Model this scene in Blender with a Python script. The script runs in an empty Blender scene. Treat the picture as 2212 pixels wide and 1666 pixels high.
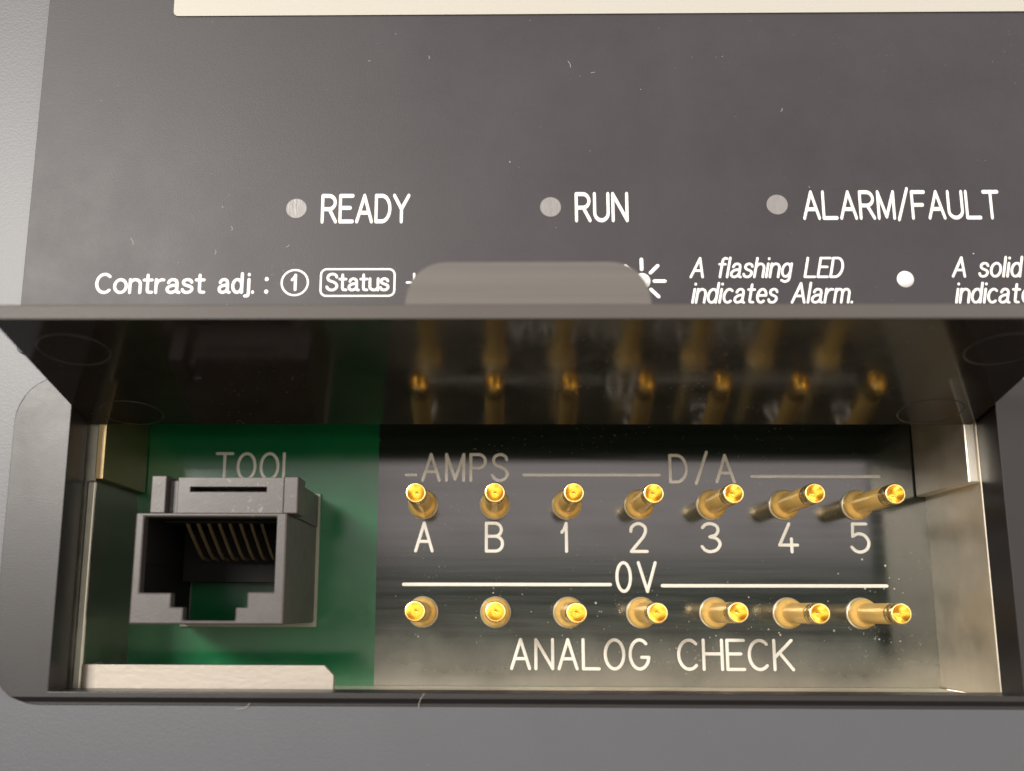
import bpy, bmesh, math, random
from mathutils import Matrix, Vector
from mathutils.geometry import tessellate_polygon

# one Blender unit = 1 cm; all sizes below are in millimetres:
# u = to the right, v = up, w = out of the circuit board towards the viewer
C = bpy.context.scene
COL = C.collection
C.unit_settings.system = 'METRIC'
C.unit_settings.scale_length = 0.01
random.seed(7)
PI = math.pi

# ------------------------------------------------------------------ camera
F, PX, PY, W, H, D = 2300.0, 1030.0, 833.0, 2212.0, 1666.0, 113.8
dx, dy = 1068 - PX, 1322 - PY
hx = -F * F / dx
hy = -(F * F + hx * dx) / dy
ay = Vector((dx, -dy, -F)).normalized()
ax = -Vector((hx, -hy, -F)).normalized()
az = ax.cross(ay)
cam_d = bpy.data.cameras.new('camera')
cam = bpy.data.objects.new('camera', cam_d)
COL.objects.link(cam)
R = Matrix(((ax.x, ax.y, ax.z), (ay.x, ay.y, ay.z), (az.x, az.y, az.z)))
cam.matrix_world = Matrix.Translation((0, -D / 10, 0)) @ R.to_4x4()
cam_d.sensor_width = 36
cam_d.lens = F / W * 36
cam_d.shift_x = (W / 2 - PX) / W
cam_d.clip_start = 0.05
cam_d.clip_end = 2000
cam_d.dof.use_dof = True
cam_d.dof.focus_distance = 10.6
cam_d.dof.aperture_fstop = 0.26
C.camera = cam

# ------------------------------------------------------------------ light
wd = bpy.data.worlds.new('World')
C.world = wd
wd.use_nodes = True
nt = wd.node_tree
bg = nt.nodes['Background']
bg.inputs['Strength'].default_value = 1.5
tc = nt.nodes.new('ShaderNodeTexCoord')
sx = nt.nodes.new('ShaderNodeSeparateXYZ')
nt.links.new(tc.outputs['Generated'], sx.inputs[0])
mr = nt.nodes.new('ShaderNodeMapRange')
mr.inputs[1].default_value = -1
mr.inputs[2].default_value = 1
nt.links.new(sx.outputs['Z'], mr.inputs[0])
cr = nt.nodes.new('ShaderNodeValToRGB')           # room from floor to ceiling, plus bright bands added for reflections
cr.color_ramp.elements[0].position = 0.0
cr.color_ramp.elements[0].color = (.22, .19, .15, 1)
cr.color_ramp.elements[1].position = 1.0
cr.color_ramp.elements[1].color = (.62, .58, .53, 1)
for p, c in ((.36, (.30, .27, .22)), (.445, (1.1, 1.0, .80)), (.466, (3.4, 3.1, 2.4)), (.476, (3.2, 2.9, 2.3)), (.487, (.12, .12, .11)), (.517, (.14, .14, .14)),
             (.529, (2.0, 1.75, 1.72)), (.57, (2.1, 1.86, 1.8)), (.64, (1.0, .93, .88))):
    e = cr.color_ramp.elements.new(p)
    e.color = (*c, 1)
nt.links.new(mr.outputs[0], cr.inputs[0])
mx_ = nt.nodes.new('ShaderNodeMapRange')           # the left side of the room is darker
mx_.interpolation_type = 'SMOOTHSTEP'
mx_.inputs[1].default_value = -.17
mx_.inputs[2].default_value = -.07
mx_.inputs[3].default_value = .42
mx_.inputs[4].default_value = 1.0
nt.links.new(sx.outputs['X'], mx_.inputs[0])
sc_ = nt.nodes.new('ShaderNodeVectorMath')
sc_.operation = 'SCALE'
nt.links.new(cr.outputs[0], sc_.inputs[0])
nt.links.new(mx_.outputs[0], sc_.inputs['Scale'])
nt.links.new(sc_.outputs[0], bg.inputs['Color'])


def area(name, loc, target, sx_, sy_, power, col):
    l = bpy.data.lights.new(name, 'AREA')
    l.shape = 'RECTANGLE'
    l.size, l.size_y = sx_, sy_
    l.energy = power
    l.color = col
    o = bpy.data.objects.new(name, l)
    COL.objects.link(o)
    o.location = loc
    o.rotation_euler = (Vector(target) - Vector(loc)).to_track_quat('-Z', 'Y').to_euler()
    return o


area('ceiling_lamp', (-30, -62, 21), (0, 0, 1), 16, 14, 66000, (1, .95, .87))
area('ceiling_lamp', (45, -50, 55), (0, 0, 2), 30, 30, 4500, (1, .96, .93))

C.view_settings.view_transform = 'Standard'
C.view_settings.look = 'None'
C.view_settings.exposure = 0
C.view_settings.gamma = 1
C.view_settings.use_curve_mapping = False
C.render.engine = 'CYCLES'
C.cycles.use_denoising = True
C.cycles.max_bounces = 8
C.cycles.sample_clamp_indirect = 4.0


# ------------------------------------------------------------------ materials
def mat(name, col, rough=.5, metal=0.0, spec=.5, grain=0.0, grain_scale=60, var=0.0, var_scale=1.2, rvar=0.0,
        stretch=None, coat=0.0):
    m = bpy.data.materials.new(name)
    m.use_nodes = True
    n, l = m.node_tree.nodes, m.node_tree.links
    b = n['Principled BSDF']
    b.inputs['Base Color'].default_value = (*col, 1)
    b.inputs['Roughness'].default_value = rough
    b.inputs['Metallic'].default_value = metal
    b.inputs['Specular IOR Level'].default_value = spec
    if coat:
        b.inputs['Coat Weight'].default_value = coat
        b.inputs['Coat Roughness'].default_value = .06
    t = n.new('ShaderNodeTexCoord')
    src = t.outputs['Object']
    if stretch:
        mp = n.new('ShaderNodeMapping')
        mp.inputs['Scale'].default_value = stretch
        l.new(src, mp.inputs[0])
        src = mp.outputs[0]
    if grain:
        a = n.new('ShaderNodeTexNoise')
        a.inputs['Scale'].default_value = grain_scale
        a.inputs['Detail'].default_value = 3
        l.new(src, a.inputs['Vector'])
        bp = n.new('ShaderNodeBump')
        bp.inputs['Strength'].default_value = grain
        bp.inputs['Distance'].default_value = .004
        l.new(a.outputs['Fac'], bp.inputs['Height'])
        l.new(bp.outputs[0], b.inputs['Normal'])
    if var or rvar:
        a = n.new('ShaderNodeTexNoise')
        a.inputs['Scale'].default_value = var_scale
        a.inputs['Detail'].default_value = 11
        a.inputs['Roughness'].default_value = .68
        l.new(src, a.inputs['Vector'])
        if var:
            q = n.new('ShaderNodeMapRange')
            q.inputs[1].default_value = .3
            q.inputs[2].default_value = .7
            q.inputs[3].default_value = 1 - var
            q.inputs[4].default_value = 1 + var
            l.new(a.outputs['Fac'], q.inputs[0])
            mx = n.new('ShaderNodeVectorMath')
            mx.operation = 'SCALE'
            mx.inputs[0].default_value = col
            l.new(q.outputs[0], mx.inputs['Scale'])
            l.new(mx.outputs[0], b.inputs['Base Color'])
        if rvar:
            q = n.new('ShaderNodeMapRange')
            q.inputs[1].default_value = .3
            q.inputs[2].default_value = .7
            q.inputs[3].default_value = max(.02, rough - rvar)
            q.inputs[4].default_value = rough + rvar
            l.new(a.outputs['Fac'], q.inputs[0])
            l.new(q.outputs[0], b.inputs['Roughness'])
    return m


M = {}
M['body'] = mat('light_grey_painted_case', (.066, .069, .081), .42, spec=.45, grain=.3, grain_scale=45, var=.03)
M['panel'] = mat('dark_grey_printed_film', (.029, .0255, .0305), .47, spec=.36, grain=.3, grain_scale=90, var=.2, var_scale=.8, rvar=.04)
M['bezel'] = mat('dark_grey_moulded_plastic', (.010, .0085, .0095), .38, spec=.42, grain=.2, grain_scale=80, var=.05, rvar=.05)
M['flap'] = mat('dark_grey_flap_plastic', (.055, .048, .044), .42, grain=.25, grain_scale=40, var=.06)
M['flap_in'] = mat('glossy_shaded_flap_inside', (.017, .013, .0095), .12, spec=.38, grain=.05, grain_scale=7, rvar=.05, var_scale=3, var=.3)  # flap plastic darkened: the shade under the flap is in the colour
M['tabgrip'] = mat('finger_tab_plastic', (.088, .079, .074), .5, grain=.5, grain_scale=12, stretch=(.05, 1, 3), var=.14, var_scale=3)
M['white'] = mat('white_screen_print', (.74, .73, .72), .5, var=.03, var_scale=8)
M['silk'] = mat('white_board_legend', (.57, .555, .51), .45, var=.06, var_scale=10)
M['led'] = mat('frosted_indicator_window', (.20, .19, .19), .4, grain=.8, grain_scale=25, var=.10, var_scale=14, stretch=(2, 1, .5))
M['display'] = mat('pale_display_glass', (.40, .385, .345), .3, spec=.3)
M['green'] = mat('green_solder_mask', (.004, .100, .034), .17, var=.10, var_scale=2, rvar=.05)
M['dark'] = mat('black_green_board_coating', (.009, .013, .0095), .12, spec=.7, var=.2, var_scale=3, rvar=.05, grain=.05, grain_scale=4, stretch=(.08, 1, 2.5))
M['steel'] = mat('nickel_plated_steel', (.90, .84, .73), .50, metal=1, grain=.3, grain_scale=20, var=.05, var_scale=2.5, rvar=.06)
M['steel_shade'] = mat('shaded_steel', (.34, .335, .28), .42, metal=1, grain=.3, grain_scale=10, var=.12, var_scale=2.5, rvar=.08)  # bracket steel darkened, so the left wall's shade is in the colour
M['goldsteel'] = mat('gold_toned_steel', (.40, .31, .17), .42, metal=1, grain=.3, grain_scale=10, var=.12)  # separate steel for the left tab, darker and gold toned
M['ring'] = mat('highlit_ring_plastic', (.03, .027, .025), .22)  # lighter than the underside: the rings' edge highlights are in the colour
M['flange'] = mat('pale_zinc_steel', (.29, .26, .225), .5, metal=.6, grain=.4, grain_scale=25, stretch=(.5, 1, 1), var=.05, var_scale=3)
M['gold'] = mat('gold_plating', (1.0, .66, .21), .34, metal=.5, var=.05, var_scale=12, rvar=.05)
M['goldtip'] = mat('turned_gold_tip', (1.0, .74, .32), .27, metal=.95)
M['cup'] = mat('gold_cup', (1.0, .70, .22), .21, metal=1)
M['solder'] = mat('pale_solder_ring', (.62, .58, .48), .35, metal=.6)
M['jack'] = mat('black_connector_plastic', (.046, .038, .037), .38, grain=.16, grain_scale=40, var=.14, var_scale=6, rvar=.06)
M['jackin'] = mat('shaded_connector_inside', (.010, .009, .009), .6, spec=.08)  # connector plastic darkened: shade inside the socket is in the colour
M['contact'] = mat('brass_contact_spring', (.62, .46, .25), .4, metal=.8)
M['hinge'] = mat('black_hinge_plastic', (.012, .011, .010), .35)
M['flange_highlight'] = mat('pale_flange_edge', (.22, .24, .19), .5)  # highlight along the socket's base edge, put into this pale colour
M['dust'] = mat('pale_dust', (.40, .38, .34), .9)


# ------------------------------------------------------------------ helpers
def foot_tone(m, z_full, z_none, col, amount):
    """Paler, rougher tone along the foot of the board, with a ragged upper edge."""
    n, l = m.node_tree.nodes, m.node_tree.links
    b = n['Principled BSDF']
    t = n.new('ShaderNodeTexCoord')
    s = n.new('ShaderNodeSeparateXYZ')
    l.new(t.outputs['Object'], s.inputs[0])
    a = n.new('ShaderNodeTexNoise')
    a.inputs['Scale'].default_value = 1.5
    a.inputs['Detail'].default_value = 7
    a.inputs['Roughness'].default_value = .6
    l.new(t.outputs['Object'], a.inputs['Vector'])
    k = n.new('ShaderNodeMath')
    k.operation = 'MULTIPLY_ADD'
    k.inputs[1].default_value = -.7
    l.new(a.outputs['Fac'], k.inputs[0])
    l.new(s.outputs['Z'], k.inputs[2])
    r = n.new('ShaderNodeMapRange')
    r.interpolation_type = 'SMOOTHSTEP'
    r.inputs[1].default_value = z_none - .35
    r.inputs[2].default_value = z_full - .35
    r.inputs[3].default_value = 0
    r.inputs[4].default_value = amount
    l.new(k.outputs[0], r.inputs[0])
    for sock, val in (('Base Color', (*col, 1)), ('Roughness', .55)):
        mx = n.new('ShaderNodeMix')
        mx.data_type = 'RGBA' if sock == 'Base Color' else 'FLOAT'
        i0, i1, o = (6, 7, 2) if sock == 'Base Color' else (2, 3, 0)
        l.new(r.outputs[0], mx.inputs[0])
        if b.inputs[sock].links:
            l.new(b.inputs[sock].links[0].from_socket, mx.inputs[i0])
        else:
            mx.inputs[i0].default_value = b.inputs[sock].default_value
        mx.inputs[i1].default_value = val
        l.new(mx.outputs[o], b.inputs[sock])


foot_tone(M['dark'], -.10, .62, (.17, .155, .115), .78)
foot_tone(M['green'], .0, .35, (.10, .14, .09), .22)


def specks(m, scale, cut, col):
    """Fine dust caught on a surface."""
    n, l = m.node_tree.nodes, m.node_tree.links
    b = n['Principled BSDF']
    t = n.new('ShaderNodeTexCoord')
    a = n.new('ShaderNodeTexNoise')
    a.inputs['Scale'].default_value = scale
    a.inputs['Detail'].default_value = 2
    l.new(t.outputs['Object'], a.inputs['Vector'])
    big = n.new('ShaderNodeTexNoise')
    big.inputs['Scale'].default_value = .9
    l.new(t.outputs['Object'], big.inputs['Vector'])
    k = n.new('ShaderNodeMath')
    k.operation = 'MULTIPLY_ADD'
    k.inputs[1].default_value = .35
    l.new(big.outputs['Fac'], k.inputs[0])
    l.new(a.outputs['Fac'], k.inputs[2])
    r = n.new('ShaderNodeMapRange')
    r.inputs[1].default_value = cut + .175
    r.inputs[2].default_value = cut + .25
    r.inputs[4].default_value = .7
    l.new(k.outputs[0], r.inputs[0])
    mx = n.new('ShaderNodeMix')
    mx.data_type = 'RGBA'
    l.new(r.outputs[0], mx.inputs[0])
    if b.inputs['Base Color'].links:
        l.new(b.inputs['Base Color'].links[0].from_socket, mx.inputs[6])
    else:
        mx.inputs[6].default_value = b.inputs['Base Color'].default_value
    mx.inputs[7].default_value = (*col, 1)
    l.new(mx.outputs[2], b.inputs['Base Color'])


specks(M['flap_in'], 30, .71, (.16, .13, .10))
specks(M['dark'], 34, .73, (.20, .19, .16))
specks(M['panel'], 30, .76, (.16, .15, .15))
specks(M['jack'], 20, .66, (.14, .125, .12))


def V3(u, v, w):
    return Vector((u / 10, -w / 10, v / 10))


def tag(o, label, cat, group=None, kind=None):
    o['label'] = label
    o['category'] = cat
    if group:
        o['group'] = group
    if kind:
        o['kind'] = kind
    return o


def thing(name, label, cat, u, v, w, group=None):
    o = bpy.data.objects.new(name, None)
    o.empty_display_size = .3
    COL.objects.link(o)
    o.location = V3(u, v, w)
    bpy.context.view_layer.update()
    return tag(o, label, cat, group)


def base_of(p):
    b = Vector((0, 0, 0))
    while p is not None:
        b += p.location
        p = p.parent
    return b


def obj(name, bm, m, parent=None, label=None, bevel=0, seg=2, smooth=False, local=False):
    me = bpy.data.meshes.new(name)
    if not local:
        off = base_of(parent) if parent else Vector()
        if off.length:
            bmesh.ops.translate(bm, verts=bm.verts, vec=-off)
    bmesh.ops.recalc_face_normals(bm, faces=bm.faces)
    bm.to_mesh(me)
    bm.free()
    for mm in (m if isinstance(m, (list, tuple)) else [m]):
        me.materials.append(mm)
    o = bpy.data.objects.new(name, me)
    COL.objects.link(o)
    if parent:
        o.parent = parent
    if label:
        o['label'] = label
    if bevel:
        b = o.modifiers.new('bevel', 'BEVEL')
        b.width = bevel / 10
        b.segments = seg
        b.limit_method = 'ANGLE'
        b.angle_limit = math.radians(35)
        b.harden_normals = False
    if smooth:
        for p in me.polygons:
            p.use_smooth = True
    return o


def box(bm, u0, u1, v0, v1, w0, w1):
    vs = [bm.verts.new(V3(u, v, w)) for u in (u0, u1) for v in (v0, v1) for w in (w0, w1)]
    for q in ((0, 1, 3, 2), (4, 6, 7, 5), (0, 4, 5, 1), (2, 3, 7, 6), (0, 2, 6, 4), (1, 5, 7, 3)):
        bm.faces.new([vs[i] for i in q])
    return bm


def prism(bm, outer, holes, w0, w1, shade_holes=False):
    """Extrude a polygon with holes from w0 to w1."""
    loops = [outer] + list(holes)
    tri = tessellate_polygon([[Vector((a, b, 0)) for a, b in lp] for lp in loops])
    flat = [p for lp in loops for p in lp]
    lo = [bm.verts.new(V3(a, b, w0)) for a, b in flat]
    hi = [bm.verts.new(V3(a, b, w1)) for a, b in flat]
    for t in tri:
        try:
            bm.faces.new([lo[i] for i in t])
            bm.faces.new([hi[i] for i in t])
        except ValueError:
            pass
    k = 0
    for lp in loops:
        n = len(lp)
        for i in range(n):
            a, b = k + i, k + (i + 1) % n
            bm.faces.new((lo[a], lo[b], hi[b], hi[a])).material_index = 1 if (shade_holes and k) else 0
        k += n
    bmesh.ops.dissolve_limit(bm, angle_limit=.001, verts=bm.verts, edges=bm.edges) if False else None
    return bm


def rrect(u0, u1, v0, v1, r, n=8):
    out = []
    for cx, cy, a in ((u1 - r, v1 - r, 0), (u0 + r, v1 - r, 90), (u0 + r, v0 + r, 180), (u1 - r, v0 + r, 270)):
        for i in range(n + 1):
            t = math.radians(a + 90 * i / n)
            out.append((cx + r * math.cos(t), cy + r * math.sin(t)))
    return out


def lathe(bm, prof, n=40, u=0, v=0):
    """Turn a profile of (radius, w) round the pin axis."""
    rings = []
    for r, w in prof:
        if r < 1e-6:
            rings.append([bm.verts.new(V3(u, v, w))])
        else:
            rings.append([bm.verts.new(V3(u + r * math.cos(2 * PI * i / n), v + r * math.sin(2 * PI * i / n), w)) for i in range(n)])
    for a, b in zip(rings, rings[1:]):
        for i in range(n):
            j = (i + 1) % n
            if len(a) == 1:
                bm.faces.new((a[0], b[j], b[i]))
            elif len(b) == 1:
                bm.faces.new((a[i], a[j], b[0]))
            else:
                bm.faces.new((a[i], a[j], b[j], b[i]))
    return bm


# ---- lettering: round-ended strokes laid on a surface ------------------
def S(*pts):
    """A smooth stroke through the points."""
    pts = [Vector((a, b)) for a, b in pts]
    out = []
    for i in range(len(pts) - 1):
        p0 = pts[i - 1] if i else pts[0] * 2 - pts[1]
        p1, p2 = pts[i], pts[i + 1]
        p3 = pts[i + 2] if i + 2 < len(pts) else p2 * 2 - p1
        for k in range(5):
            t = k / 5
            q = .5 * (2 * p1 + (p2 - p0) * t + (2 * p0 - 5 * p1 + 4 * p2 - p3) * t * t + (3 * p1 - p0 - 3 * p2 + p3) * t ** 3)
            out.append((q.x, q.y))
    out.append((pts[-1].x, pts[-1].y))
    return out


def A(cx, cy, rx, ry, a0, a1, n=14):
    return [(cx + rx * math.cos(math.radians(a0 + (a1 - a0) * i / n)), cy + ry * math.sin(math.radians(a0 + (a1 - a0) * i / n))) for i in range(n + 1)]


def O(cx, cy, rx, ry):
    return A(cx, cy, rx, ry, 0, 360, 28)


G = {  # glyph: (width, strokes); capital height 1
    ' ': (.34, []),
    'A': (.62, [[(0, 0), (.31, 1), (.62, 0)], [(.11, .34), (.51, .34)]]),
    'B': (.56, [[(0, 0), (0, 1), (.30, 1)] + A(.30, .765, .22, .235, 90, -90) + [(0, .53)], [(.30, .53)] + A(.31, .265, .25, .265, 90, -90) + [(0, 0)]]),
    'C': (.62, [A(.33, .5, .33, .5, 48, 312, 22)]),
    'D': (.58, [[(0, 0), (0, 1), (.24, 1)] + A(.24, .5, .34, .5, 90, -90, 20)[1:] + [(0, 0)]]),
    'E': (.52, [[(.52, 1), (0, 1), (0, 0), (.52, 0)], [(0, .53), (.42, .53)]]),
    'F': (.50, [[(.50, 1), (0, 1), (0, 0)], [(0, .50), (.42, .50)]]),
    'G': (.64, [A(.33, .5, .33, .5, 48, 330, 22) + [(.64, .40), (.40, .40)]]),
    'H': (.58, [[(0, 0), (0, 1)], [(.58, 0), (.58, 1)], [(0, .53), (.58, .53)]]),
    'K': (.58, [[(0, 0), (0, 1)], [(.55, 1), (0, .40)], [(.17, .57), (.58, 0)]]),
    'L': (.54, [[(0, 1), (0, 0), (.54, 0)]]),
    'M': (.64, [[(0, 0), (0, 1), (.32, .05), (.64, 1), (.64, 0)]]),
    'N': (.58, [[(0, 0), (0, 1), (.58, 0), (.58, 1)]]),
    'O': (.64, [O(.32, .5, .32, .5)]),
    'P': (.54, [[(0, 0), (0, 1), (.28, 1)] + A(.28, .74, .26, .26, 90, -90) + [(0, .48)]]),
    'R': (.56, [[(0, 0), (0, 1), (.27, 1)] + A(.27, .74, .26, .26, 90, -90) + [(0, .48)], [(.29, .48), (.56, 0)]]),
    'S': (.56, [S((.53, .80), (.47, .93), (.29, 1.0), (.10, .92), (.04, .75), (.12, .60), (.30, .52), (.47, .42), (.55, .25), (.46, .07), (.27, 0), (.09, .06), (0, .20))]),
    'T': (.58, [[(0, 1), (.58, 1)], [(.29, 1), (.29, 0)]]),
    'U': (.56, [[(0, 1), (0, .28)] + A(.28, .28, .28, .28, 180, 360) + [(.56, 1)]]),
    'V': (.58, [[(0, 1), (.29, 0), (.58, 1)]]),
    'Y': (.60, [[(0, 1), (.30, .48), (.60, 1)], [(.30, .48), (.30, 0)]]),
    '/': (.40, [[(0, -.06), (.40, 1.12)]]),
    '0': (.50, [O(.25, .5, .25, .5)]),
    '1': (.24, [[(0, .68), (.12, .78), (.24, 1), (.24, 0)]]),
    '2': (.58, [S((.02, .72), (.06, .88), (.28, 1.0), (.50, .90), (.54, .72), (.46, .52)) + [(.02, 0), (.58, 0)]]),
    '3': (.58, [S((.03, .86), (.14, .97), (.30, 1.0), (.48, .92), (.53, .76), (.45, .60), (.26, .53)), S((.26, .53), (.48, .46), (.58, .28), (.48, .08), (.28, 0), (.10, .05), (.0, .18))]),
    '4': (.62, [[(.36, 1), (0, .24), (.62, .24)], [(.42, .46), (.42, 0)]]),
    '5': (.58, [[(.50, 1), (.07, 1), (.05, .56)] + S((.05, .56), (.24, .65), (.44, .58), (.56, .36), (.50, .12), (.30, 0), (.12, .04), (0, .17))]),
    'a': (.50, [S((.05, .54), (.12, .66), (.25, .70), (.38, .64), (.42, .50)) + [(.42, .12)] + S((.42, .12), (.44, .03), (.52, 0)), S((.42, .40), (.18, .37), (.02, .25), (.03, .08), (.16, 0), (.32, .05), (.42, .17))]),
    'c': (.44, [A(.24, .35, .24, .35, 50, 310, 18)]),
    'd': (.48, [O(.23, .35, .23, .35), [(.46, 1.02), (.46, 0)]]),
    'e': (.48, [[(.02, .37), (.46, .37)] + A(.24, .35, .23, .35, 8, 310, 20)]),
    'f': (.32, [S((.34, .98), (.24, 1.0), (.15, .92), (.13, .78)) + [(.13, 0)], [(0, .68), (.30, .68)]]),
    'g': (.46, [O(.22, .36, .22, .34), [(.44, .70), (.44, 0)] + S((.44, 0), (.40, -.17), (.22, -.25), (.04, -.18))]),
    'h': (.44, [[(0, 1), (0, 0)], [(0, .42)] + A(.22, .45, .22, .25, 180, 0) + [(.44, 0)]]),
    'i': (.04, [[(.02, .70), (.02, 0)], [(.02, .96), (.02, .98)]]),
    'j': (.14, [[(.14, .70), (.14, -.02)] + S((.14, -.02), (.10, -.18), (-.04, -.20)), [(.14, .96), (.14, .98)]]),
    'l': (.04, [[(.02, 1.02), (.02, 0)]]),
    'm': (.70, [[(0, .70), (0, 0)], [(0, .44)] + A(.175, .47, .175, .23, 180, 0) + [(.35, 0)], [(.35, .44)] + A(.525, .47, .175, .23, 180, 0) + [(.70, 0)]]),
    'n': (.44, [[(0, .70), (0, 0)], [(0, .42)] + A(.22, .45, .22, .25, 180, 0) + [(.44, 0)]]),
    'o': (.50, [O(.25, .35, .25, .35)]),
    'r': (.32, [[(0, .70), (0, 0)], S((0, .40), (.08, .60), (.22, .69), (.32, .68))]),
    's': (.42, [S((.39, .56), (.33, .66), (.20, .70), (.07, .65), (.03, .53), (.10, .42), (.24, .36), (.37, .29), (.41, .17), (.33, .04), (.19, 0), (.06, .04), (0, .15))]),
    't': (.36, [[(.15, .94), (.15, .14)] + S((.15, .14), (.19, .03), (.34, .01)), [(0, .68), (.33, .68)]]),
    'u': (.44, [[(0, .70), (0, .22)] + A(.22, .22, .22, .22, 180, 360) + [(.44, .70)], [(.44, .3), (.44, 0)]]),
    '.': (.04, [[(.02, 0), (.02, .02)]]),
}


def stroke(bm, pts, sw, w, lift=.03, sq=1.0):
    """A flattened half-round bead along pts (u, v), round at both ends."""
    sw *= 1.02 if w > 10 else 1.03
    pts = [Vector((p[0] / sq, p[1])) for p in pts]
    q = [pts[0]]
    for p in pts[1:]:
        if (p - q[-1]).length > 1e-4:
            q.append(p)
    pts = q
    closed = (pts[0] - pts[-1]).length < 1e-3 and len(pts) > 3
    if closed:
        pts = pts[:-1]
    n = len(pts)
    r = sw / 2
    secs = []
    if n == 1:
        pts = [pts[0], pts[0] + Vector((.01, 0))]
        n = 2

    def sec(p, nrm, rr):
        vs = []
        for k in range(7):
            t = PI * k / 6
            c = math.cos(t)
            vs.append(bm.verts.new(V3((p.x + nrm.x * rr * c) * sq, p.y + nrm.y * rr * c, w - .008 + (lift + .008) * math.sin(t) ** .35 * (rr / r) ** .35)))
        return vs
    for i in range(n):
        a = pts[i - 1] if (i or closed) else pts[0]
        b = pts[(i + 1) % n] if (i < n - 1 or closed) else pts[-1]
        d1 = (pts[i] - a)
        d2 = (b - pts[i])
        d1 = d1.normalized() if d1.length else d2.normalized()
        d2 = d2.normalized() if d2.length else d1
        t = d1 + d2
        sharp = d1.dot(d2) < .35
        if not closed and i == 0:
            for s in (1.0, .85, .5):
                nn = Vector((-d2.y, d2.x))
                secs.append(sec(pts[0] - d2 * r * s, nn, max(r * math.sqrt(max(0, 1 - s * s)), r * .06)))
        if sharp and (0 < i < n - 1 or closed):     # a corner: end one bead, begin the next
            n1 = Vector((-d1.y, d1.x))
            n2 = Vector((-d2.y, d2.x))
            secs.append(sec(pts[i], n1, r))
            for s in (.5, .85, 1.0):
                secs.append(sec(pts[i] + d1 * r * s, n1, max(r * math.sqrt(1 - s * s), r * .06)))
            secs.append(None)
            for s in (1.0, .85, .5):
                secs.append(sec(pts[i] - d2 * r * s, n2, max(r * math.sqrt(1 - s * s), r * .06)))
            secs.append(sec(pts[i], n2, r))
        else:
            t = t.normalized()
            nn = Vector((-t.y, t.x))
            k = max(.5, nn.dot(Vector((-d2.y, d2.x))))
            secs.append(sec(pts[i], nn / k if k < .999 else nn, r))
        if not closed and i == n - 1:
            for s in (.5, .85, 1.0):
                nn = Vector((-d1.y, d1.x))
                secs.append(sec(pts[-1] + d1 * r * s, nn, max(r * math.sqrt(max(0, 1 - s * s)), r * .06)))
    seq = secs + ([secs[0]] if closed else [])
    for a, b in zip(seq, seq[1:]):
        if a is None or b is None:
            continue
        for k in range(6):
            bm.faces.new((a[k], a[k + 1], b[k + 1], b[k]))


def text(bm, s, u0, u1, v0, h, sw, w, gap=.17, slant=0.0, sq=1.0):
    """Write s from u0 to u1 (outer edges) on the base line v0."""
    tot = sum(G[c][0] for c in s) + gap * (len(s) - 1)
    hh = h - sw
    k = (u1 - u0 - sw * sq) / tot
    x = 0
    for c in s:
        wd_, sts = G[c]
        for st in sts:
            stroke(bm, [(u0 + sw * sq / 2 + (x + a) * k + b * hh * slant, v0 + sw / 2 + b * hh) for a, b in st], sw, w, sq=sq)
        x += wd_ + gap
    return bm


# ------------------------------------------------------------------ casing
case = thing('equipment_case', 'light grey equipment case front with dark rounded frame round an open service port', 'equipment case', 3, -60, 0)
bm = prism(bmesh.new(), [(-110, -60), (115, -60), (115, 105), (-110, 105)], [[(-40.6, -7.6), (-40.6, 20.8), (47.6, 20.8), (47.6, -7.6)]], 13.4, 17.05)
obj('case_shell', bm, M['body'], case, 'light grey painted front wall of the case')
bm = prism(bmesh.new(), rrect(-44.4, 51.2, -8.15, 21.4, 4.3), [[(-39.15, -6.95), (-39.15, 19.6), (45.75, 19.6), (45.75, -6.95)]], 13.3, 17.5)
for q in bm.verts:            # the lower lip slopes back
    if q.co.y < -1.7 and q.co.z < -.75:
        q.co.y += .041
obj('port_frame', bm, M['bezel'], case, 'dark grey rounded frame round the open port', bevel=.22, seg=3)
bm = box(bmesh.new(), -40.4, 47.4, 20.6, 21.8, -1.0, 13.35)
obj('port_ceiling', bm, M['hinge'], case)

# ------------------------------------------------------------------ printed panel
panel = thing('indicator_panel', 'dark grey printed panel with white lettering and three unlit indicator windows above the flap', 'control panel', 10, 23.5, 17.1)
bm = prism(bmesh.new(), rrect(-44.9, 78, 23.6, 98, .6, 4), [], 17.0, 17.4)
obj('panel_film', bm, M['panel'], panel, bevel=.05, seg=1)
bm = prism(bmesh.new(), rrect(-32.2, 74, 58.35, 92, .5, 4), [], 17.2, 17.55)
obj('display_window', bm, M['display'], panel, 'pale cream display window at the top edge')
TW = 17.4
for u, v, lab in ((-19.05, 37.89, 'READY'), (5.38, 37.97, 'RUN'), (27.02, 38.15, 'ALARM/FAULT')):
    bm = lathe(bmesh.new(), [(1.01, 17.3), (1.01, 17.43), (.96, 17.46), (0, 17.46)], 40, u, v)
    obj('indicator_window', bm, M['led'], panel, 'round frosted indicator window before the word ' + lab)


def lettering(name, lab, *runs):
    bm = bmesh.new()
    for a in runs:
        a(bm)
    return obj(name, bm, M['white'], panel, lab, smooth=True)


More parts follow.
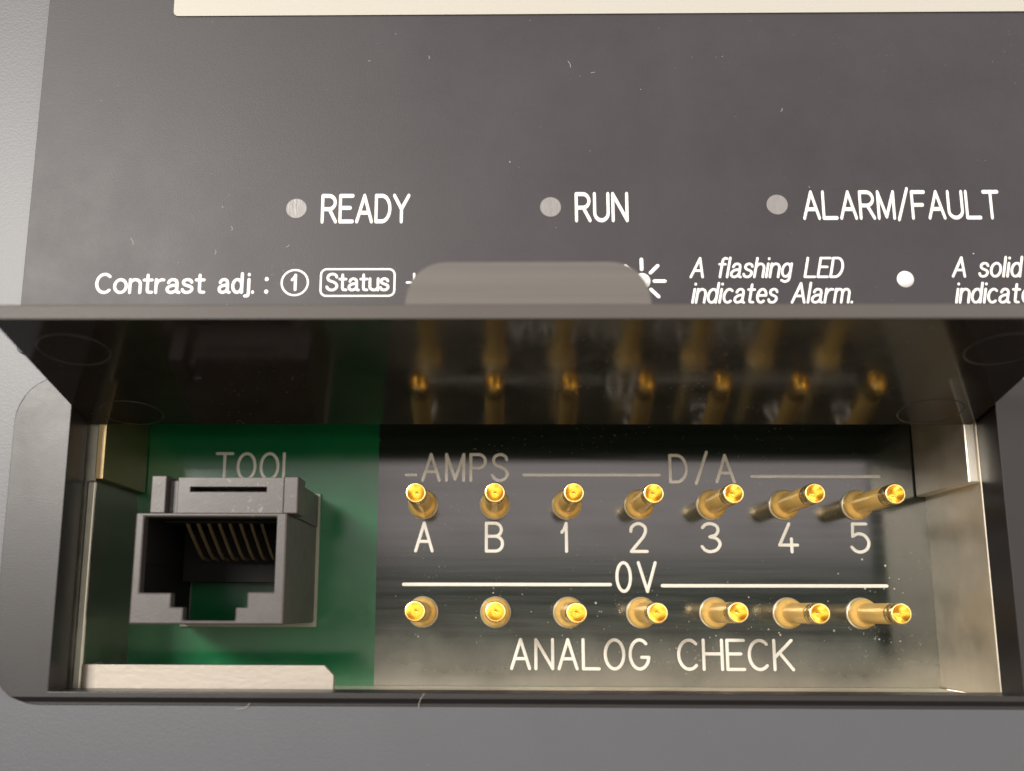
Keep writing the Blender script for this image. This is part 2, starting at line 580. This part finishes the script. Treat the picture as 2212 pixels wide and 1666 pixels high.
lettering('ready_lettering', 'white word READY', lambda b: text(b, 'READY', -16.68, -8.09, 36.36, 3.03, .42, TW, gap=.19, sq=.72))
lettering('run_lettering', 'white word RUN', lambda b: text(b, 'RUN', 7.7, 12.84, 36.42, 3.08, .42, TW, gap=.20, sq=.72))
lettering('alarm_lettering', 'white words ALARM/FAULT', lambda b: text(b, 'ALARM/FAULT', 29.42, 48.1, 36.6, 3.0, .40, TW, gap=.19, sq=.68))
lettering('contrast_lettering', 'white word Contrast', lambda b: text(b, 'Contrast', -37.95, -27.35, 29.35, 2.12, .31, TW, gap=.16))
lettering('adjust_lettering', 'white abbreviation adj.', lambda b: text(b, 'adj.', -26.25, -22.7, 29.35, 2.12, .31, TW, gap=.19))
for y in (29.56, 30.80):
    lettering('colon_dot', None, lambda b, y=y: stroke(b, [(-21.6, y), (-21.6, y + .02)], .40, TW))


def step_mark(b):
    stroke(b, O(-18.92, 30.46, 1.25, 1.25), .21, TW)
    text(b, '1', -19.32, -18.72, 29.62, 1.72, .29, TW)


lettering('step_number', 'white figure 1 in a ring', step_mark)


def key_mark(b):
    p = rrect(-16.45, -9.45, 29.14, 31.78, .55, 5)
    stroke(b, p + [p[0]], .21, TW)
    text(b, 'Status', -16.0, -9.9, 29.58, 1.86, .27, TW, gap=.14)


lettering('status_key_mark', 'white word Status in a rounded box', key_mark)
lettering('plus_sign', 'white plus sign half hidden by the finger tab',
          lambda b: stroke(b, [(-8.27, 30.45), (-6.95, 30.45)], .24, TW), lambda b: stroke(b, [(-7.6, 29.8), (-7.6, 31.3)], .24, TW))


def sun_mark(b):
    c = (13.92, 30.55)
    lathe(b, [(.80, TW), (.80, TW + .03), (0, TW + .04)], 32, *c)
    for k in range(8):
        t = k * PI / 4
        stroke(b, [(c[0] + r * math.cos(t), c[1] + r * math.sin(t)) for r in (1.17, 2.14)], .36, TW)


lettering('flashing_symbol', 'white dot with rays half hidden by the finger tab', sun_mark)
def it(b, word, u0, u1, v):
    text(b, word, u0, u1, v, 2.10, .25, TW, gap=.17, slant=.21)


lettering('alarm_note', 'white italic note A flashing LED indicates Alarm.',
          lambda b: it(b, 'A', 18.40, 19.75, 30.82), lambda b: it(b, 'flashing', 20.9, 27.95, 30.82), lambda b: it(b, 'LED', 29.1, 32.75, 30.82),
          lambda b: it(b, 'indicates', 18.42, 26.5, 28.32), lambda b: it(b, 'Alarm.', 27.75, 33.6, 28.32))
lettering('solid_dot', 'solid white dot right of the italic note',
          lambda b: lathe(b, [(.80, TW), (.80, TW + .03), (0, TW + .04)], 36, 38.6, 30.7))
lettering('solid_note', 'white italic note A solid indicate at the picture edge',
          lambda b: it(b, 'A', 42.95, 44.30, 30.84), lambda b: it(b, 'solid', 45.4, 49.45, 30.84), lambda b: it(b, 'indicate', 43.0, 50.2, 28.30))

# ------------------------------------------------------------------ metal bracket round the pocket
br = thing('metal_bracket', 'nickel plated sheet metal bracket lining the sides and floor of the open port', 'bracket', 4, -7.6, 0)
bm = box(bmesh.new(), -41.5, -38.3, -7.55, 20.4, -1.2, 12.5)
obj('side_wall', bm, M['steel_shade'], br, 'shadowed side wall left of the connector', bevel=.06, seg=2)
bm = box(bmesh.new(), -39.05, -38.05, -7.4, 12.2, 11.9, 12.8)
obj('lit_wall_edge', bm, M['steel_shade'], br, 'pale front edge of the left side wall', bevel=.25, seg=3)  # added strip standing in for the lit front of the wall
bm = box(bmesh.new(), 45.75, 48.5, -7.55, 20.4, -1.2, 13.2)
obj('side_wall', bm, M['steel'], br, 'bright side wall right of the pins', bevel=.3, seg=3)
bm = box(bmesh.new(), -38.25, 45.7, -8.4, -7.5, .05, 12.7)
obj('floor_plate', bm, M['steel'], br, bevel=.15)
bm = box(bmesh.new(), 44.66, 45.72, 12.05, 20.3, .3, 13.05)
obj('folded_tab', bm, M['steel'], br, 'folded tab on the right side wall', bevel=.15, seg=2)
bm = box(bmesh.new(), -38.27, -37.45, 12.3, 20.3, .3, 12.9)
obj('folded_tab', bm, M['goldsteel'], br, 'folded tab on the left side wall', bevel=.08, seg=2)
bm = bmesh.new()
path = [(-38.22, 8.6), (-38.2, 11.6)] + [(-37.3 - .9 * math.cos(math.radians(t)), 12.1 + 1.0 * math.sin(math.radians(t))) for t in range(0, 91, 10)] + [(-15.6, 13.1), (-14.7, 13.1)]
cols = []
for i, (u, w) in enumerate(path):      # a strip of sheet bent round the left corner
    a, b = path[max(0, i - 1)], path[min(len(path) - 1, i + 1)]
    t = Vector((b[0] - a[0], b[1] - a[1])).normalized()
    top = -5.75 if i == len(path) - 1 else -4.85
    cols.append([bm.verts.new(V3(u + t.y * q, v, w - t.x * q)) for q, v in ((0, -7.45), (0, top), (.6, top), (.6, -7.45))])
for a, b in zip(cols, cols[1:]):
    for q in range(4):
        bm.faces.new((a[q], a[(q + 1) % 4], b[(q + 1) % 4], b[q]))
bm.faces.new(cols[0])
bm.faces.new(cols[-1])
obj('front_flange', bm, M['flange'], br, 'bright strip with a clipped corner along the port sill', bevel=.08, seg=2)

# ------------------------------------------------------------------ circuit board
board = thing('circuit_board', 'green and black circuit board with white legends at the back of the port', 'circuit board', 4, -8, -1.6)
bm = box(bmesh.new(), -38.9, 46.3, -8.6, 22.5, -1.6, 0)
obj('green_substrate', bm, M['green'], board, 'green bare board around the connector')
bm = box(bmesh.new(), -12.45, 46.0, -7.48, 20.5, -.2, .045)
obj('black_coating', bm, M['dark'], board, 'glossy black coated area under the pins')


def legend(name, lab, w, *runs):
    bm = bmesh.new()
    for a in runs:
        a(bm)
    return obj(name, bm, M['silk'], board, lab, smooth=True)


bw = .05
legend('tool_legend', 'white word TOOL half hidden by the connector', .005, lambda b: text(b, 'TOOL', -30.15, -21.0, 13.7, 3.12, .32, .005, gap=.22))
legend('amps_legend', 'white word AMPS', bw, lambda b: text(b, 'AMPS', -7.88, 1.57, 13.62, 3.13, .33, bw, gap=.26))
legend('rule_line', 'short rule before AMPS', bw, lambda b: stroke(b, [(-9.5, 14.37), (-8.45, 14.37)], .32, bw))
legend('rule_line', 'upper rule from AMPS to D/A', bw, lambda b: stroke(b, [(3.15, 14.38), (17.65, 14.40)], .32, bw))
legend('converter_legend', 'white letters D/A', bw, lambda b: text(b, 'D/A', 18.65, 25.78, 13.5, 3.17, .33, bw, gap=.34))
legend('rule_line', 'upper rule right of D/A', bw, lambda b: stroke(b, [(27.5, 14.26), (41.0, 14.26)], .32, bw))
for c, a, z in (('A', -8.5, -6.42), ('B', -1.02, 1.03), ('1', 6.98, 7.79), ('2', 14.22, 16.28), ('3', 21.75, 23.98), ('4', 29.9, 32.1), ('5', 37.45, 39.65)):
    legend('pin_legend', 'white character %s between the pin rows' % c, bw, lambda b, c=c, a=a, z=z: text(b, c, a, z, 6.12, 3.26, .33, bw))
legend('volt_legend', 'white legend 0V', bw, lambda b: text(b, '0', 12.70, 14.45, 1.98, 3.3, .33, bw), lambda b: text(b, 'V', 14.98, 17.08, 1.98, 3.3, .33, bw))
legend('rule_line', 'long rule left of 0V', bw, lambda b: stroke(b, [(-9.55, 2.80), (12.15, 2.84)], .36, bw))
legend('rule_line', 'long rule right of 0V', bw, lambda b: stroke(b, [(17.6, 2.74), (40.95, 2.78)], .36, bw))
legend('analog_legend', 'white word ANALOG', bw, lambda b: text(b, 'ANALOG', 1.62, 16.12, -5.88, 3.25, .33, bw, gap=.22))
legend('check_legend', 'white word CHECK', bw, lambda b: text(b, 'CHECK', 18.88, 30.95, -5.88, 3.25, .33, bw, gap=.17))


# ------------------------------------------------------------------ test pins
def make_pin():
    t = thing('test_pin', '', 'test pin', 0, 0, 0.05, 'gold test pins standing on the board')
    t.location = (0, 0, 0)
    obj('solder_ring', lathe(bmesh.new(), [(1.62, -.03), (1.62, .10), (1.56, .2), (1.40, .22)], 40), M['solder'], t, smooth=True, local=True)
    obj('collar', lathe(bmesh.new(), [(1.44, .0), (1.50, .12), (1.52, .55), (1.49, .85), (1.38, 1.12), (1.20, 1.32), (1.06, 1.5), (.98, 1.62)], 48), M['gold'], t, smooth=True, local=True)
    obj('shaft', lathe(bmesh.new(), [(1.0, 1.3), (1.0, 8.9), (.975, 8.98), (.96, 9.06)], 48), M['gold'], t, smooth=True, local=True)
    tip = lathe(bmesh.new(), [(.955, 9.03), (.955, 9.2), (1.0, 9.3), (1.0, 9.75), (.965, 9.82), (.965, 9.95), (1.0, 10.02), (1.0, 11.02), (.985, 11.12), (.95, 11.2), (.92, 11.22), (.84, 11.22)], 48)
    cup = lathe(bmesh.new(), [(.84, 11.22), (.80, 11.06), (.42, 10.6), (.06, 10.2), (0, 10.18)], 48)
    o = obj('contact_tip', tip, M['goldtip'], t, smooth=True, local=True)
    obj('tip_cup', cup, M['cup'], o, smooth=True, local=True)
    return t


pin0 = make_pin()
names = ['A', 'B', '1', '2', '3', '4', '5']
UP = ['gold test pin directly above the white letter A, upper row beside AMPS',
      'gold test pin directly above the white letter B, under the S of AMPS',
      'gold test pin directly above the white figure 1 in the upper row',
      'gold test pin directly above the white figure 2 in the upper row',
      'gold test pin above the white figure 3, touching the A of D/A',
      'gold test pin above the white figure 4, in the upper row',
      'long slanting gold test pin above the white figure 5, upper row beside the metal tab']
LO = ['gold test pin in the lower row below the letter A, nearest the connector',
      'gold test pin in the lower row below the letter B, seen straight end on',
      'gold test pin in the lower row below the figure 1, over ANALOG',
      'gold test pin in the lower row just below 0V and the figure 2',
      'gold test pin in the lower row below the figure 3, over CHECK',
      'gold test pin in the lower row below the figure 4, over the K of CHECK',
      'gold test pin in the lower row below the figure 5, nearest the bright metal wall']
first = True
for labs, v in ((UP, 11.2), (LO, -.03)):
    for i in range(7):
        u = .05 + 7.66 * (i - 1) if v > 5 else .12 + 7.60 * (i - 1)
        if first:
            p = pin0
            first = False
        else:
            p = pin0.copy()
            COL.objects.link(p)
            for ch in pin0.children:
                c = ch.copy()
                COL.objects.link(c)
                c.parent = p
                for g in ch.children:
                    d = g.copy()
                    COL.objects.link(d)
                    d.parent = c
        p.location = V3(u, v, .05)
        p.rotation_euler = (random.uniform(-.006, .006), random.uniform(-3, 3) * 0, random.uniform(-.006, .006))
        p['label'] = labs[i]

# ------------------------------------------------------------------ network socket
jk = thing('network_jack', 'black plastic network socket standing on the green board under TOOL', 'network socket', -25.7, 3.5, 0)
hole = [(-31.85, 8.35), (-31.85, 1.58), (-28.95, 1.58), (-28.95, .33), (-27.80, .33), (-27.80, -.82), (-23.15, -.82), (-23.15, .33), (-22.15, .33), (-22.15, 1.68), (-19.75, 1.68), (-19.75, 8.35)]
bm = prism(bmesh.new(), [(-32.6, -1.15), (-18.83, -1.15), (-18.83, 8.70), (-32.6, 8.70)], [[(-31.9, 8.3), (-31.9, -.86), (-19.7, -.86), (-19.7, 8.3)]], .5, 15.8, shade_holes=True)
prism(bm, [(-32.65, -1.2), (-18.8, -1.2), (-18.8, 8.72), (-32.65, 8.72)], [hole], 15.7, 17.0)
obj('housing', bm, [M['jack'], M['jackin']], jk, bevel=.16, seg=2)
bm = box(bmesh.new(), -31.7, -18.75, 8.70, 12.05, .5, 13.0)
box(bm, -30.2, -29.1, 8.75, 11.9, 12.9, 15.4)
box(bm, -31.55, -30.15, 8.72, 12.2, 12.9, 16.6)
obj('upper_block', bm, M['jack'], jk, bevel=.1)
bm = prism(bmesh.new(), [(-29.15, 8.74), (-19.35, 8.74), (-19.35, 12.05), (-29.15, 12.05)], [[(-28.0, 10.74), (-20.95, 10.74), (-20.95, 11.16), (-28.0, 11.16)]], 12.95, 16.35)
obj('bridge_plate', bm, M['jack'], jk, bevel=.05, seg=1)
bm = box(bmesh.new(), -19.36, -18.0, 8.70, 12.15, 12.9, 16.5)
obj('end_lip', bm, M['jack'], jk, bevel=.12)
bm = box(bmesh.new(), -31.9, -19.7, 2.9, 8.4, 1.5, 3.6)
box(bm, -31.2, -20.3, 8.15, 8.6, 3.55, 13.0)
obj('inner_block', bm, M['jackin'], jk)
bm = box(bmesh.new(), -32.72, -31.8, 4.2, 6.4, 6, 15.5)
obj('inner_rib', bm, M['jackin'], jk)
bm = prism(bmesh.new(), [(-32.85, -1.62), (-18.55, -1.62), (-18.55, 12.3), (-32.85, 12.3)], [[(-31.9, -.9), (-31.9, 8.3), (-19.7, 8.3), (-19.7, -.9)]], .02, .55)
obj('base_flange', bm, M['flange_highlight'], jk, bevel=.06)
cm = None
for k in range(8):
    u = -25.8 + (k - 3.5) * 1.02
    bm = bmesh.new()
    path = [(8.5, 12.4), (8.05, 11.6), (7.5, 10.6), (5.7, 7.0), (5.2, 5.6), (5.1, 3.4)]
    rings = []
    for (v, w) in path:
        rings.append([bm.verts.new(V3(u + a * .13, v + b * .13, w)) for a, b in ((-1, -1), (1, -1), (1, 1), (-1, 1))])
    for a, b in zip(rings, rings[1:]):
        for q in range(4):
            bm.faces.new((a[q], a[(q + 1) % 4], b[(q + 1) % 4], b[q]))
    bm.faces.new(rings[0])
    bm.faces.new(rings[-1])
    obj('contact_spring', bm, M['contact'], jk)

# ------------------------------------------------------------------ hinged flap
flap = thing('cover_flap', 'open dark plastic flap with finger tab, glossy underside mirroring the gold pins', 'cover flap', 3.3, 17.9, 15.2)
HV, HW = 17.57, 13.0
ANG = math.radians(11.8)
cA, sA = math.cos(ANG), math.sin(ANG)


def fp(u, s, n):
    """Point on the flap: s along it from the hinge, n above its underside."""
    return V3(u, HV + s * sA + n * cA, HW + s * cA - n * sA)


def fbox(bm, u0, u1, s0, s1, n0, n1):
    vs = [bm.verts.new(fp(u, s, n)) for u in (u0, u1) for s in (s0, s1) for n in (n0, n1)]
    fs = [bm.faces.new([vs[i] for i in q]) for q in ((0, 1, 3, 2), (4, 6, 7, 5), (0, 4, 5, 1), (2, 3, 7, 6), (0, 2, 6, 4), (1, 5, 7, 3))]
    return fs


FL = 22.1
bm = bmesh.new()
fs = fbox(bm, -39.2, 45.55, 0, FL, 0, 1.32)
fs[4].material_index = 1          # underside
o = obj('flap_plate', bm, [M['flap'], M['flap_in']], flap, 'dark grey plate, glossy underneath with painted-in black shade', bevel=.16, seg=2)
bm = bmesh.new()
pts = []
n_ = 10
u0, u1, hgt = -7.0, 12.25, 3.95
for i in range(n_ + 1):
    t = PI / 2 * i / n_
    pts.append((u1 - 3.3 + 3.3 * math.cos(t) ** .9, hgt * math.sin(t) ** .9 if i else 0))
for i in range(n_ + 1):
    t = PI / 2 * (1 - i / n_)
    pts.append((u0 + 3.3 - 3.3 * math.cos(t) ** .9, hgt * math.sin(t) ** .9 if i < n_ else 0))
fr = [bm.verts.new(fp(a, FL - .22, 1.28 + b)) for a, b in pts]
bk = [bm.verts.new(fp(a, FL - 1.15, 1.28 + b)) for a, b in pts]
bm.faces.new(fr)
bm.faces.new(bk)
for i in range(len(pts)):
    j = (i + 1) % len(pts)
    bm.faces.new((fr[i], fr[j], bk[j], bk[i]))
obj('finger_tab', bm, M['tabgrip'], flap, 'lighter grey rounded finger tab', bevel=.14, seg=2)
bm = bmesh.new()
nseg = 20
ra = [bm.verts.new(V3(-38.9, 18.5 + .8 * math.sin(2 * PI * k / nseg), 13.2 + .8 * math.cos(2 * PI * k / nseg))) for k in range(nseg)]
rb = [bm.verts.new(V3(45.3, 18.5 + .8 * math.sin(2 * PI * k / nseg), 13.2 + .8 * math.cos(2 * PI * k / nseg))) for k in range(nseg)]
for k in range(nseg):
    bm.faces.new((ra[k], ra[(k + 1) % nseg], rb[(k + 1) % nseg], rb[k]))
bm.faces.new(ra)
bm.faces.new(rb)
obj('hinge_barrel', bm, M['hinge'], flap)
for (u, s) in ((-34.6, 16.6), (-34.1, 2.95), (41.2, 16.6), (40.3, 3.4)):
    bm = bmesh.new()
    n1 = 48
    rings = []
    for rr, nn in ((2.80, .02), (2.86, -.04), (2.94, -.05), (3.0, .02)):
        rings.append([bm.verts.new(fp(u + rr * math.cos(2 * PI * k / n1), s + rr * math.sin(2 * PI * k / n1), nn)) for k in range(n1)])
    for a, b in zip(rings, rings[1:]):
        for k in range(n1):
            bm.faces.new((a[k], a[(k + 1) % n1], b[(k + 1) % n1], b[k]))
    obj('mould_ring', bm, M['ring'], flap, smooth=True)

# ------------------------------------------------------------------ dust and lint
rnd = random.Random(11)
bm = bmesh.new()


def speck(u, v, w, r):
    n = rnd.randint(5, 7)
    a0 = rnd.random() * 6
    top = bm.verts.new(V3(u, v, w + r * .7))
    ring = [bm.verts.new(V3(u + r * rnd.uniform(.6, 1.3) * math.cos(a0 + 2 * PI * k / n), v + r * rnd.uniform(.6, 1.3) * math.sin(a0 + 2 * PI * k / n), w)) for k in range(n)]
    for k in range(n):
        bm.faces.new((top, ring[k], ring[(k + 1) % n]))


for _ in range(100):
    u = rnd.gauss(14, 13)
    v = rnd.gauss(-1.2, 1.6)
    if -9 < u < 44 and -6 < v < 5:
        speck(u, v, .04, abs(rnd.gauss(.035, .035)) + .015)
for _ in range(26):
    u, v = rnd.uniform(34, 44), rnd.uniform(-3, 7)
    speck(u, v, .04, abs(rnd.gauss(.05, .04)) + .02)
for _ in range(30):
    speck(rnd.uniform(-12, 44), rnd.uniform(-7, 18), .04, .03)
for _ in range(60):
    speck(rnd.uniform(-44, 48), rnd.uniform(28, 58), 17.39, abs(rnd.gauss(.02, .025)) + .012)
for _ in range(14):
    speck(rnd.uniform(-44, 48), rnd.uniform(-22, -9), 17.04, .04)
lint = [(-34.6, 34.3, .9, 115), (-25.2, 35.7, .55, 100), (-26.7, 33.3, .5, 85), (-19.9, 34.0, .45, 40), (27.9, 47.8, .45, 70), (-6.5, 53.6, .4, 95),
        (-12.5, 53.4, .3, 0), (7.5, 52.6, .9, 110), (9.5, 52.0, .5, 10)]
for u, v, L, a in lint:
    a = math.radians(a)
    L *= .8
    stroke(bm, S((u, v), (u + L * .5 * math.cos(a) + .1, v + L * .5 * math.sin(a)), (u + L * math.cos(a), v + L * math.sin(a))), .04, 17.385)
stroke(bm, S((-6.1, -6.95), (-6.5, -7.6), (-6.6, -8.15)), .035, 17.5)
stroke(bm, S((-22.6, -8.4), (-21.8, -8.3), (-21.4, -7.9)), .03, 17.25)
tag(obj('dust_specks', bm, M['dust']), 'scattered pale dust specks and lint on the board and the panel', 'dust', kind='stuff')
